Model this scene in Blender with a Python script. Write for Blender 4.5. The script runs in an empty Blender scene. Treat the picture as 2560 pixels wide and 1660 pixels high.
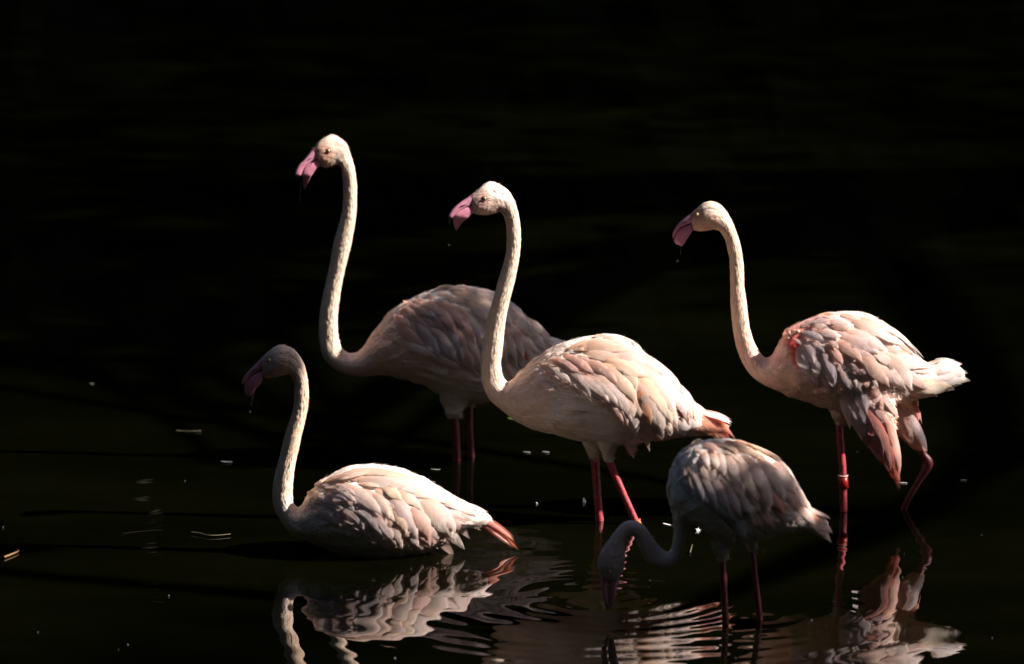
import bpy, bmesh, math, random
import numpy as np
from mathutils import Vector, noise
from mathutils.bvhtree import BVHTree

random.seed(7)
scene = bpy.context.scene
COL = scene.collection
R = math.radians

# ------------------------------------------------------------------ camera
PITCH, CAM_Y, CAM_H, LENS = R(9.0), -13.77, 2.66, 196.875
FPX = 2560 * LENS / 36.0
cam_d = bpy.data.cameras.new('camera')
cam_d.lens, cam_d.sensor_width = LENS, 36
cam_d.clip_start, cam_d.clip_end = 0.5, 400
cam_d.dof.use_dof = True
cam_d.dof.focus_distance = 13.75
cam_d.dof.aperture_fstop = 4.0
cam = bpy.data.objects.new('camera', cam_d)
COL.objects.link(cam)
cam.location = (0, CAM_Y, CAM_H)
cam.rotation_euler = (R(90) - PITCH, 0, 0)
scene.camera = cam

# ------------------------------------------------------------------ sky, sun, exposure
SUN_EL, SUN_AZ = R(36), R(-7)          # azimuth measured from +X towards +Y
SUN = Vector((math.cos(SUN_EL) * math.cos(SUN_AZ), math.cos(SUN_EL) * math.sin(SUN_AZ), math.sin(SUN_EL)))
world = bpy.data.worlds.new('World')
scene.world = world
world.use_nodes = True
wn = world.node_tree
sky = wn.nodes.new('ShaderNodeTexSky')
sky.sky_type = 'NISHITA'
sky.sun_disc = False
sky.sun_elevation = SUN_EL
sky.sun_rotation = R(90) - SUN_AZ
sky.dust_density = 1.6
sky.air_density = 0.75
sky.ozone_density = 1.0
wn.nodes['Background'].inputs['Strength'].default_value = 0.05
wn.links.new(sky.outputs[0], wn.nodes['Background'].inputs['Color'])
sun_d = bpy.data.lights.new('sun', 'SUN')
sun_d.energy, sun_d.angle, sun_d.color = 5.0, R(0.53), (1.0, 0.94, 0.87)
sun = bpy.data.objects.new('sun', sun_d)
COL.objects.link(sun)
sun.rotation_euler = SUN.to_track_quat('Z', 'Y').to_euler()
vs = scene.view_settings
vs.view_transform, vs.look, vs.gamma, vs.exposure = 'Standard', 'None', 1.0, 1.28
scene.cycles.max_bounces = 6
scene.cycles.transparent_max_bounces = 20
scene.cycles.caustics_reflective = False
scene.cycles.caustics_refractive = False

# ------------------------------------------------------------------ picture measure -> place
CP, SP = math.cos(PITCH), math.sin(PITCH)
CAMP = Vector((0, CAM_Y, CAM_H))
def ray(u, v):
    a, b = (u - 1280) / FPX, (830 - v) / FPX
    return Vector((a, CP + b * SP, -SP + b * CP))
def on_water(u, v):
    d = ray(u, v)
    return CAMP + d * (-CAM_H / d.z)
def on_plane(u, v, y):
    d = ray(u, v)
    return CAMP + d * ((y - CAM_Y) / d.y)

# ------------------------------------------------------------------ materials
def newmat(name):
    m = bpy.data.materials.new(name)
    m.use_nodes = True
    return m, m.node_tree.nodes, m.node_tree.links, m.node_tree.nodes['Principled BSDF']
def simple(name, col, rough=0.5, **kw):
    m, n, l, b = newmat(name)
    b.inputs['Base Color'].default_value = (*col, 1)
    b.inputs['Roughness'].default_value = rough
    for k, v in kw.items():
        b.inputs[k].default_value = v
    return m
def tex_noise(n, l, vec, scale, detail=3.0, rough=0.55):
    t = n.new('ShaderNodeTexNoise')
    t.inputs['Scale'].default_value = scale
    t.inputs['Detail'].default_value = detail
    t.inputs['Roughness'].default_value = rough
    if vec is not None:
        l.new(vec, t.inputs['Vector'])
    return t.outputs['Fac']
def ramp(n, l, fac, stops):
    r = n.new('ShaderNodeValToRGB')
    while len(r.color_ramp.elements) < len(stops):
        r.color_ramp.elements.new(0.5)
    for e, (p, c) in zip(r.color_ramp.elements, stops):
        e.position = p
        e.color = (*c, 1) if len(c) == 3 else c
    l.new(fac, r.inputs[0])
    return r.outputs[0]
def mult(n, l, a, b, fac=1.0, mode='MULTIPLY'):
    x = n.new('ShaderNodeMix')
    x.data_type, x.blend_type = 'RGBA', mode
    x.inputs[0].default_value = fac
    for s, v in ((6, a), (7, b)):
        if hasattr(v, 'default_value') or hasattr(v, 'links'):
            l.new(v, x.inputs[s])
        else:
            x.inputs[s].default_value = (*v, 1)
    return x.outputs[2]
def mapping(n, l, vec, sc):
    m = n.new('ShaderNodeMapping')
    m.inputs['Scale'].default_value = sc
    l.new(vec, m.inputs['Vector'])
    return m.outputs[0]

def plumage_material():
    m, n, l, b = newmat('down_plumage')
    a = n.new('ShaderNodeAttribute'); a.attribute_name = 'tint'
    f = n.new('ShaderNodeAttribute'); f.attribute_name = 'flowco'
    streak = tex_noise(n, l, mapping(n, l, f.outputs['Vector'], (0.045, 0.22, 0.22)), 1.0, 4.0, 0.6)
    tuft = tex_noise(n, l, mapping(n, l, f.outputs['Vector'], (0.065, 0.18, 0.18)), 1.0, 3.0, 0.6)
    c = mult(n, l, a.outputs['Color'], ramp(n, l, streak, [(0.3, (0.84, 0.80, 0.78)), (0.7, (1.04, 1.03, 1.02))]))
    l.new(c, b.inputs['Base Color'])
    b.inputs['Roughness'].default_value = 0.8
    b.inputs['Specular IOR Level'].default_value = 0.2
    b.inputs['Sheen Weight'].default_value = 0.12
    add = n.new('ShaderNodeMath'); add.operation = 'ADD'
    l.new(streak, add.inputs[0]); l.new(tuft, add.inputs[1])
    bp = n.new('ShaderNodeBump')
    bp.inputs['Strength'].default_value = 0.7
    bp.inputs['Distance'].default_value = 0.0042
    l.new(add.outputs[0], bp.inputs['Height'])
    l.new(bp.outputs[0], b.inputs['Normal'])
    return m
def feather_material():
    m, n, l, b = newmat('feather_vane')
    oi = n.new('ShaderNodeObjectInfo')
    uv = n.new('ShaderNodeUVMap'); uv.uv_map = 'UVMap'
    sep = n.new('ShaderNodeSeparateXYZ'); l.new(uv.outputs[0], sep.inputs[0])
    # barbs slant away from the shaft
    ab = n.new('ShaderNodeMath'); ab.operation = 'ABSOLUTE'; l.new(sep.outputs[0], ab.inputs[0])
    k = n.new('ShaderNodeMath'); k.operation = 'MULTIPLY_ADD'
    l.new(ab.outputs[0], k.inputs[0]); k.inputs[1].default_value = -0.32; l.new(sep.outputs[1], k.inputs[2])
    cmb = n.new('ShaderNodeCombineXYZ')
    l.new(k.outputs[0], cmb.inputs[0]); l.new(sep.outputs[0], cmb.inputs[1]); l.new(oi.outputs['Random'], cmb.inputs[2])
    barb = tex_noise(n, l, mapping(n, l, cmb.outputs[0], (34, 1.6, 60)), 1.0, 3.0, 0.6)
    soft = tex_noise(n, l, mapping(n, l, cmb.outputs[0], (2.2, 1.1, 37)), 1.0, 2.0, 0.5)
    base = mult(n, l, oi.outputs['Color'], ramp(n, l, soft, [(0.32, (0.98, 0.89, 0.84)), (0.62, (1.04, 1.04, 1.05))]))
    base = mult(n, l, base, ramp(n, l, sep.outputs[1], [(0.05, (0.98, 0.84, 0.75)), (0.5, (1, 1, 1))]))
    base = mult(n, l, base, ramp(n, l, barb, [(0.3, (0.93, 0.91, 0.90)), (0.65, (1.03, 1.03, 1.03))]))
    l.new(base, b.inputs['Base Color'])
    b.inputs['Roughness'].default_value = 0.62
    b.inputs['Specular IOR Level'].default_value = 0.25
    b.inputs['Sheen Weight'].default_value = 0.1
    bp = n.new('ShaderNodeBump')
    bp.inputs['Strength'].default_value = 0.35
    bp.inputs['Distance'].default_value = 0.002
    l.new(barb, bp.inputs['Height'])
    l.new(bp.outputs[0], b.inputs['Normal'])
    tr = n.new('ShaderNodeBsdfTranslucent')
    l.new(base, tr.inputs['Color'])
    mx = n.new('ShaderNodeMixShader'); mx.inputs[0].default_value = 0.26
    l.new(b.outputs[0], mx.inputs[1]); l.new(tr.outputs[0], mx.inputs[2])
    # loose barbs: the vane frays out towards its rim and tip
    def math_(op, a, c, d=None):
        x = n.new('ShaderNodeMath'); x.operation = op
        for i, v in enumerate((a, c, d)):
            if v is None: continue
            if isinstance(v, (int, float)): x.inputs[i].default_value = v
            else: l.new(v, x.inputs[i])
        return x.outputs[0]
    rim = math_('MULTIPLY', math_('SUBTRACT', ab.outputs[0], 0.50), 1.9)
    end = math_('MULTIPLY', math_('SUBTRACT', sep.outputs[1], 0.74), 3.6)
    fray = math_('MAXIMUM', math_('MAXIMUM', rim, end), 0.0)
    gap = math_('MULTIPLY', fray, math_('ADD', 0.15, math_('MULTIPLY', barb, 1.35)))
    gap = math_('MINIMUM', math_('MULTIPLY', gap, gap), 1.0)
    clear = n.new('ShaderNodeBsdfTransparent')
    mx2 = n.new('ShaderNodeMixShader')
    l.new(gap, mx2.inputs[0]); l.new(mx.outputs[0], mx2.inputs[1]); l.new(clear.outputs[0], mx2.inputs[2])
    l.new(mx2.outputs[0], n['Material Output'].inputs['Surface'])
    return m
def bill_material():
    m, n, l, b = newmat('bill_horn')
    a = n.new('ShaderNodeAttribute'); a.attribute_name = 'tint'
    tc = n.new('ShaderNodeTexCoord')
    f = tex_noise(n, l, tc.outputs['Object'], 260, 4)
    c = mult(n, l, a.outputs['Color'], ramp(n, l, f, [(0.3, (0.78, 0.74, 0.78)), (0.7, (1.08, 1.05, 1.05))]))
    l.new(c, b.inputs['Base Color'])
    b.inputs['Roughness'].default_value = 0.42
    bp = n.new('ShaderNodeBump'); bp.inputs['Strength'].default_value = 0.25; bp.inputs['Distance'].default_value = 0.002
    l.new(f, bp.inputs['Height']); l.new(bp.outputs[0], b.inputs['Normal'])
    return m
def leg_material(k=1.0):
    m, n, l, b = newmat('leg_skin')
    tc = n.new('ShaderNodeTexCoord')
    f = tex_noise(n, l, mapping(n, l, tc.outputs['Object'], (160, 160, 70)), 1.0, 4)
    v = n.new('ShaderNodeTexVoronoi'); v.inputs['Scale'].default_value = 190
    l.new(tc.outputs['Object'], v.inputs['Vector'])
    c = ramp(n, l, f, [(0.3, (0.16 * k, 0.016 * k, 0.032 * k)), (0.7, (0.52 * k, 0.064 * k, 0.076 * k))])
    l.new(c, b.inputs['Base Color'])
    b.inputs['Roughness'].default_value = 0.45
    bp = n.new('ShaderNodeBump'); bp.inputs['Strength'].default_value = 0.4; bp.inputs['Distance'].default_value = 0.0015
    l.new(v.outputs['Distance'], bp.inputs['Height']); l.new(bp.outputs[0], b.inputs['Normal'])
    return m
def water_material():
    m, n, l, b = newmat('pond_water')
    tc = n.new('ShaderNodeTexCoord')
    f = tex_noise(n, l, mapping(n, l, tc.outputs['Object'], (0.5, 0.9, 1)), 1.0, 5, 0.6)
    c = ramp(n, l, f, [(0.35, (0.0005, 0.0006, 0.0002)), (0.7, (0.0027, 0.0029, 0.0006))])
    l.new(c, b.inputs['Base Color'])
    b.inputs['Roughness'].default_value = 0.012
    b.inputs['IOR'].default_value = 1.33
    return m
def foliage_material():
    m, n, l, b = newmat('foliage')
    g = n.new('ShaderNodeNewGeometry')
    c = ramp(n, l, g.outputs['Random Per Island'], [(0.0, (0.014, 0.022, 0.007)), (1.0, (0.032, 0.045, 0.014))])
    l.new(c, b.inputs['Base Color'])
    b.inputs['Roughness'].default_value = 0.7
    b.inputs['Specular IOR Level'].default_value = 0.1
    return m
def ground_material(name, c0, c1, sc):
    m, n, l, b = newmat(name)
    tc = n.new('ShaderNodeTexCoord')
    f = tex_noise(n, l, tc.outputs['Object'], sc, 6)
    l.new(ramp(n, l, f, [(0.3, c0), (0.7, c1)]), b.inputs['Base Color'])
    b.inputs['Roughness'].default_value = 0.95
    return m

M_DOWN, M_FEATHER, M_BILL, M_LEG = plumage_material(), feather_material(), bill_material(), leg_material()
M_LEG_SHADED = leg_material(.38)          # maroon legs, the shade they stand in painted as a darker colour
M_WATER, M_LEAF = water_material(), foliage_material()
M_EARTH = ground_material('bank_earth', (0.035, 0.028, 0.018), (0.08, 0.06, 0.04), 1.5)
M_BARK = ground_material('bark', (0.03, 0.024, 0.018), (0.09, 0.07, 0.05), 9)
M_IRIS = simple('iris', (0.72, 0.60, 0.30), 0.25)
M_PUPIL = simple('pupil', (0.004, 0.004, 0.004), 0.08)
M_LID = simple('eye_rim', (0.16, 0.07, 0.055), 0.6)
M_BLACK = simple('bill_black', (0.012, 0.010, 0.012), 0.4)
M_BAND = simple('band_red', (0.42, 0.012, 0.008), 0.35)
M_BANDW = simple('band_white', (0.75, 0.62, 0.52), 0.4)
M_BANDO = simple('band_orange', (0.62, 0.16, 0.03), 0.4)
M_DROP = simple('clear_water', (0.95, 0.97, 1.0), 0.02, IOR=1.33)
M_DROP.node_tree.nodes['Principled BSDF'].inputs['Transmission Weight'].default_value = 0.85
M_PETAL = simple('petal', (0.80, 0.78, 0.72), 0.7)
M_SPECK = simple('speck', (0.34, 0.33, 0.29), 0.8)
M_DRYLEAF = simple('dry_leaf', (0.13, 0.11, 0.05), 0.7)
M_TWIG = simple('twig_bark', (0.15, 0.07, 0.025), 0.75)

# ------------------------------------------------------------------ helpers
def link(name, mesh, mat, parent=None):
    o = bpy.data.objects.new(name, mesh)
    COL.objects.link(o)
    if mat is not None:
        mesh.materials.append(mat)
    if parent is not None:
        o.parent = parent
    return o
def mesh_from(name, verts, faces, smooth=True):
    me = bpy.data.meshes.new(name)
    me.from_pydata([tuple(v) for v in verts], [], faces)
    if smooth:
        me.polygons.foreach_set('use_smooth', [True] * len(me.polygons))
    me.update()
    return me
def tag(o, label, cat, group=None, kind=None):
    if label: o['label'] = label
    if cat: o['category'] = cat
    if group: o['group'] = group
    if kind: o['kind'] = kind
    return o
def cr(p0, p1, p2, p3, t):
    return 0.5 * ((2 * p1) + (-p0 + p2) * t + (2 * p0 - 5 * p1 + 4 * p2 - p3) * t * t + (-p0 + 3 * p1 - 3 * p2 + p3) * t ** 3)
def resample(rows, sub):
    a = np.array(rows, float)
    out = []
    for i in range(len(a) - 1):
        p0, p1, p2, p3 = a[max(i - 1, 0)], a[i], a[i + 1], a[min(i + 2, len(a) - 1)]
        for k in range(sub):
            out.append(cr(p0, p1, p2, p3, k / sub))
    out.append(a[-1])
    return np.array(out)
# A bird is shaped in its own upright plane: (u, depth, -v), one unit about a millimetre.
def loft(rows, sub=4, nr=24, cap=True, sq=1.0):
    """rows: (Au, Av, Bu, Bv, half_width[, depth_offset]) -> verts, faces"""
    rows = [r if len(r) == 6 else (*r, 0.0) for r in rows]
    S = resample(rows, sub)
    V, F = [], []
    for s in S:
        c = Vector(((s[0] + s[2]) / 2, s[5], -(s[1] + s[3]) / 2))
        e = Vector(((s[0] - s[2]) / 2, 0, -(s[1] - s[3]) / 2))
        w = max(s[4], 0.6)
        for k in range(nr):
            a = 2 * math.pi * k / nr
            ca, sa = math.cos(a), math.sin(a)
            ca, sa = math.copysign(abs(ca) ** sq, ca), math.copysign(abs(sa) ** sq, sa)
            V.append(c + e * ca + Vector((0, w * sa, 0)))
    m = len(S)
    for i in range(m - 1):
        for k in range(nr):
            F.append((i * nr + k, i * nr + (k + 1) % nr, (i + 1) * nr + (k + 1) % nr, (i + 1) * nr + k))
    if cap:
        for i, rev in ((0, True), (m - 1, False)):
            ci = len(V)
            V.append(sum((V[i * nr + k] for k in range(nr)), Vector()) / nr)
            for k in range(nr):
                f = (i * nr + k, i * nr + (k + 1) % nr, ci)
                F.append(f[::-1] if not rev else f)
    return V, F, S
def merge(parts):
    V, F = [], []
    for v, f in parts:
        o = len(V)
        V += list(v)
        F += [tuple(i + o for i in ff) for ff in f]
    return V, F
def tube(pts, radii, nr=12):
    """pts in bird units (Vectors); round tube with caps"""
    P = [Vector(p) for p in pts]
    V, F = [], []
    for i, p in enumerate(P):
        t = (P[min(i + 1, len(P) - 1)] - P[max(i - 1, 0)]).normalized()
        x = t.cross(Vector((0, 1, 0)))
        if x.length < 1e-3: x = t.cross(Vector((1, 0, 0)))
        x.normalize(); y = t.cross(x)
        for k in range(nr):
            a = 2 * math.pi * k / nr
            V.append(p + (x * math.cos(a) + y * math.sin(a)) * radii[i])
    for i in range(len(P) - 1):
        for k in range(nr):
            F.append((i * nr + k, i * nr + (k + 1) % nr, (i + 1) * nr + (k + 1) % nr, (i + 1) * nr + k))
    F.append(tuple(range(nr))[::-1]); F.append(tuple((len(P) - 1) * nr + k for k in range(nr)))
    return V, F
def spheroid(c, r, nu=14, nv=9):
    V, F = [], []
    for j in range(nv + 1):
        th = math.pi * j / nv
        for i in range(nu):
            ph = 2 * math.pi * i / nu
            V.append(Vector((c[0] + r[0] * math.sin(th) * math.cos(ph), c[1] + r[1] * math.sin(th) * math.sin(ph), c[2] + r[2] * math.cos(th))))
    for j in range(nv):
        for i in range(nu):
            F.append((j * nu + i, j * nu + (i + 1) % nu, (j + 1) * nu + (i + 1) % nu, (j + 1) * nu + i))
    return V, F
def ring_torus(c, R0, r, tilt=0.0, nu=20, nv=8, axis='z'):
    V, F = [], []
    for i in range(nu):
        a = 2 * math.pi * i / nu
        for j in range(nv):
            b = 2 * math.pi * j / nv
            x, y, z = (R0 + r * math.cos(b)) * math.cos(a), (R0 + r * math.cos(b)) * math.sin(a), r * math.sin(b)
            if axis == 'y': x, y, z = x, z, y
            x, z = x * math.cos(tilt) - z * math.sin(tilt), x * math.sin(tilt) + z * math.cos(tilt)
            V.append(Vector((c[0] + x, c[1] + y, c[2] + z)))
    for i in range(nu):
        for j in range(nv):
            F.append((i * nv + j, ((i + 1) % nu) * nv + j, ((i + 1) % nu) * nv + (j + 1) % nv, i * nv + (j + 1) % nv))
    return V, F
def set_tint(me, cols):
    at = me.color_attributes.new('tint', 'FLOAT_COLOR', 'POINT')
    at.data.foreach_set('color', np.array([(*c, 1.0) for c in cols], 'f').ravel())

# ------------------------------------------------------------------ large structure: water, banks, wood
def axis_samples(lo, hi, fine, far_lo, far_hi, grow=1.22):
    xs = list(np.arange(lo, hi + fine / 2, fine))
    st, x = fine, xs[-1]
    while x < far_hi:
        st *= grow; x += st; xs.append(min(x, far_hi))
    st, x = fine, xs[0]
    while x > far_lo:
        st *= grow; x -= st; xs.insert(0, max(x, far_lo))
    return np.array(xs)
def build_water():
    xs = axis_samples(-1.5, 1.5, 0.0085, -60, 60)
    ys = axis_samples(-2.1, 2.2, 0.0085, -9.5, 60)
    X, Y = np.meshgrid(xs, ys)
    Z = np.zeros_like(X)
    rng = np.random.RandomState(3)
    near = np.exp(-(np.maximum(0, np.abs(X) - 2) / 1.5) ** 2) * np.exp(-(np.maximum(0, np.abs(Y) - 2.5) / 1.5) ** 2)
    for i in range(16):
        lam = 0.16 * (1.13 ** i)
        th = rng.uniform(-1.0, 1.0) + (math.pi / 2 if i % 3 else 0)
        k = 2 * math.pi / lam
        slope = 0.0015
        Z += near * slope / k * np.sin(k * (X * math.cos(th) + Y * math.sin(th)) + rng.uniform(0, 6.28))
    def rings(u, v, lam, slope, decay, r0=0.02, reach=9.0, ph=0.0):
        c = on_water(u, v)
        r = np.hypot(X - c.x, Y - c.y)
        a = np.arctan2(Y - c.y, X - c.x)
        r = r + 0.010 * np.sin(2.3 * a + u) * np.clip(r / .15, 0, 1) + 0.012 * np.sin(5.0 * X + 3.1 * Y + v) + 0.006 * np.sin(13 * X - 9 * Y + u)
        env = np.exp(-r / decay) * (0.62 + 0.38 * np.sin(3 * a + 4.0 * r + v)) * np.clip(r / r0, 0, 1) * (1 / (1 + np.exp((r - reach) / 0.06)))
        k = 2 * math.pi / lam
        return slope / k * env * np.sin(k * r + ph)
    Z += rings(1530, 1492, 0.075, 0.075, 0.45)
    Z += rings(1815, 1557, 0.060, 0.030, 0.22)
    Z += rings(1900, 1550, 0.065, 0.030, 0.20)
    Z += rings(1498, 1302, 0.085, 0.020, 0.30)
    Z += rings(1605, 1322, 0.080, 0.018, 0.30)
    Z += rings(1640, 1226, 0.10, 0.006, 0.60)
    Z += rings(1142, 1147, 0.07, 0.010, 0.22)
    Z += rings(1180, 1136, 0.07, 0.010, 0.22)
    Z += rings(2109, 1279, 0.08, 0.010, 0.25)
    Z += rings(2262, 1268, 0.09, 0.012, 0.25)
    Z += rings(900, 1385, 0.22, 0.010, 0.9)
    Z += rings(1290, 1372, 0.12, 0.022, 0.45)
    def swell(u, v, lam, th, slope, rx, ry, ph=0.0):
        c = on_water(u, v)
        k = 2 * math.pi / lam
        env = np.exp(-((X - c.x) / rx) ** 2 - ((Y - c.y) / ry) ** 2)
        wob = 0.05 * np.sin(3.1 * X + 2.2 * Y + ph)
        return slope / k * env * np.sin(k * ((X - c.x) * math.cos(th) + (Y - c.y) * math.sin(th) + wob) + ph)
    Z += swell(960, 1520, 0.40, R(40), 0.019, .42, .8)
    Z += swell(900, 1480, 0.15, R(66), 0.009, .45, .6, 1.0)
    Z += swell(1330, 1440, 0.26, R(58), 0.014, .35, .5, 2.0)
    Z += swell(1320, 1580, 0.34, R(40), 0.012, .35, .5, .6)
    Z += swell(1650, 1600, 0.30, R(120), 0.012, .4, .5, 1.3)
    Z += swell(2200, 1600, 0.36, R(75), 0.010, .45, .6, 2.2)
    Z += rings(400, 1260, 0.12, 0.006, 0.5)
    ny, nx = X.shape
    me = bpy.data.meshes.new('pond_water')
    co = np.stack([X, Y, Z], -1).reshape(-1, 3)
    idx = np.arange(nx * ny).reshape(ny, nx)
    q = np.stack([idx[:-1, :-1], idx[:-1, 1:], idx[1:, 1:], idx[1:, :-1]], -1).reshape(-1, 4)
    me.vertices.add(len(co)); me.vertices.foreach_set('co', co.ravel())
    me.loops.add(q.size); me.loops.foreach_set('vertex_index', q.ravel())
    me.polygons.add(len(q)); me.polygons.foreach_set('loop_start', np.arange(0, q.size, 4))
    me.polygons.foreach_set('use_smooth', np.ones(len(q), bool))
    me.update(calc_edges=True)
    o = link('pond_water', me, M_WATER)
    o['kind'] = 'structure'
build_water()

def build_banks():
    # earth rim all round the pond, rising away from the water
    V, F = [], []
    n = 72
    prof = [(0, -0.6), (1.2, 0.25), (4, 0.7), (9, 1.0), (40, 1.6)]
    for i in range(n):
        a = 2 * math.pi * i / n
        r0 = 24 + 2 * math.sin(3 * a) + 1.2 * math.sin(7 * a + 1)
        for d, z in prof:
            x, y = (r0 + d) * math.cos(a), 4 + (r0 + d) * math.sin(a)
            if math.sin(a) < -0.2:
                k = min(1, (-math.sin(a) - 0.2) / 0.5)
                y = y + k * 9.5
            V.append((x, y, z + (0.1 * noise.noise(Vector((x, y, 0)) * 0.4))))
    m = len(prof)
    for i in range(n):
        for j in range(m - 1):
            F.append((i * m + j, ((i + 1) % n) * m + j, ((i + 1) % n) * m + j + 1, i * m + j + 1))
    o = link('pond_bank', mesh_from('pond_bank', V, F), M_EARTH)
    o['kind'] = 'structure'
    # steep earth slope behind the far shore
    V, F = [], []
    prof = [(24, -.3), (26, 1.2), (28.5, 5), (31, 9), (40, 14), (70, 20)]
    xs = np.linspace(-60, 60, 61)
    for x in xs:
        for y, z in prof:
            V.append((x, y + 1.2 * noise.noise(Vector((x * .1, y, 0))), z + .8 * noise.noise(Vector((x, y, 0)) * .2)))
    m = len(prof)
    for i in range(len(xs) - 1):
        for j in range(m - 1):
            F.append((i * m + j, (i + 1) * m + j, (i + 1) * m + j + 1, i * m + j + 1))
    o = link('hillside', mesh_from('hillside', V, F), M_EARTH)
    o['kind'] = 'structure'
    # the wood that closes the pond in: one dark mass of leaves and trunks
    rnd = random.Random(11)
    V, F = [], []
    def leaf(p, s):
        d = Vector((rnd.gauss(0, 1), rnd.gauss(0, 1), rnd.gauss(0, .7))).normalized()
        e = d.orthogonal().normalized()
        f = d.cross(e)
        k = len(V)
        V.extend([p - e * s, p + f * s * .45, p + e * s, p - f * s * .45])
        F.append((k, k + 1, k + 2, k + 3))
    for t in range(86):
        a = 2 * math.pi * t / 86 + rnd.uniform(-.03, .03)
        if math.sin(a) > .55: continue
        rad = rnd.uniform(29, 36)
        cx, cy = rad * math.cos(a), 4 + rad * math.sin(a)
        sunward = math.cos(a) > 0.75
        H = rnd.uniform(11, 14) if sunward else rnd.uniform(21, 27)
        tv, tf = tube([(cx, cy, -0.2), (cx + .2, cy, H * .4), (cx, cy + .2, H * .8)], [.35, .28, .1], 7)
        o0 = len(V); V += tv; F += [tuple(i + o0 for i in f) for f in tf]
        for c in range(20):
            z = rnd.uniform(.6, H)
            rr = rnd.uniform(1.4, 2.8) * (1.15 - .5 * z / H)
            p0 = Vector((cx + rnd.uniform(-1.8, 1.8), cy + rnd.uniform(-1.8, 1.8), z))
            for q in range(58):
                d = Vector((rnd.gauss(0, 1), rnd.gauss(0, 1), rnd.gauss(0, 1))).normalized() * rr * rnd.random() ** .35
                leaf(p0 + d, rnd.uniform(.5, .95))
    # the far shore: crowns leaning out over a shaded understorey
    for t in range(420):
        x = rnd.uniform(-34, 34) if t % 7 == 0 else rnd.uniform(-15, 15)
        low = t % 2
        p0 = Vector((x, rnd.uniform(22.5, 26), rnd.uniform(.3, 8.5))) if low else Vector((x, rnd.uniform(17.5, 24), rnd.uniform(8, 15)))
        rr = rnd.uniform(1.3, 2.2) if low else rnd.uniform(1.8, 3.0)
        for q in range(110):
            d = Vector((rnd.gauss(0, 1), rnd.gauss(0, 1), rnd.gauss(0, .7))).normalized() * rr * rnd.random() ** .35
            leaf(p0 + d, rnd.uniform(.35, .7))
    for t in range(24):
        x = -33 + 2.9 * t + rnd.uniform(-1, 1)
        tv, tf = tube([(x, 25, .2), (x + .2, 24.2, 5), (x, 21.5, 10.5)], [.38, .3, .12], 7)
        o0 = len(V); V += tv; F += [tuple(i + o0 for i in f) for f in tf]
    o = link('wood', mesh_from('wood', V, F, False), M_LEAF)
    tag(o, 'dark mass of trees closing in the far side of the pond', 'wood', kind='stuff')
build_banks()

# ------------------------------------------------------------------ flamingos
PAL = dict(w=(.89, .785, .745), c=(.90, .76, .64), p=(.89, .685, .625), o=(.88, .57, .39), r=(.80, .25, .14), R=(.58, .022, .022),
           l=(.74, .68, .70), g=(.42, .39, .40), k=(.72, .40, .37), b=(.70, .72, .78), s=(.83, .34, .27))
def q_bezier(a, b, bend, t):
    dx, dy = b[0] - a[0], b[1] - a[1]
    mx, my = (a[0] + b[0]) / 2 + dy * bend, (a[1] + b[1]) / 2 - dx * bend
    return ((1 - t) ** 2 * a[0] + 2 * t * (1 - t) * mx + t * t * b[0], (1 - t) ** 2 * a[1] + 2 * t * (1 - t) * my + t * t * b[1])

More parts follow.
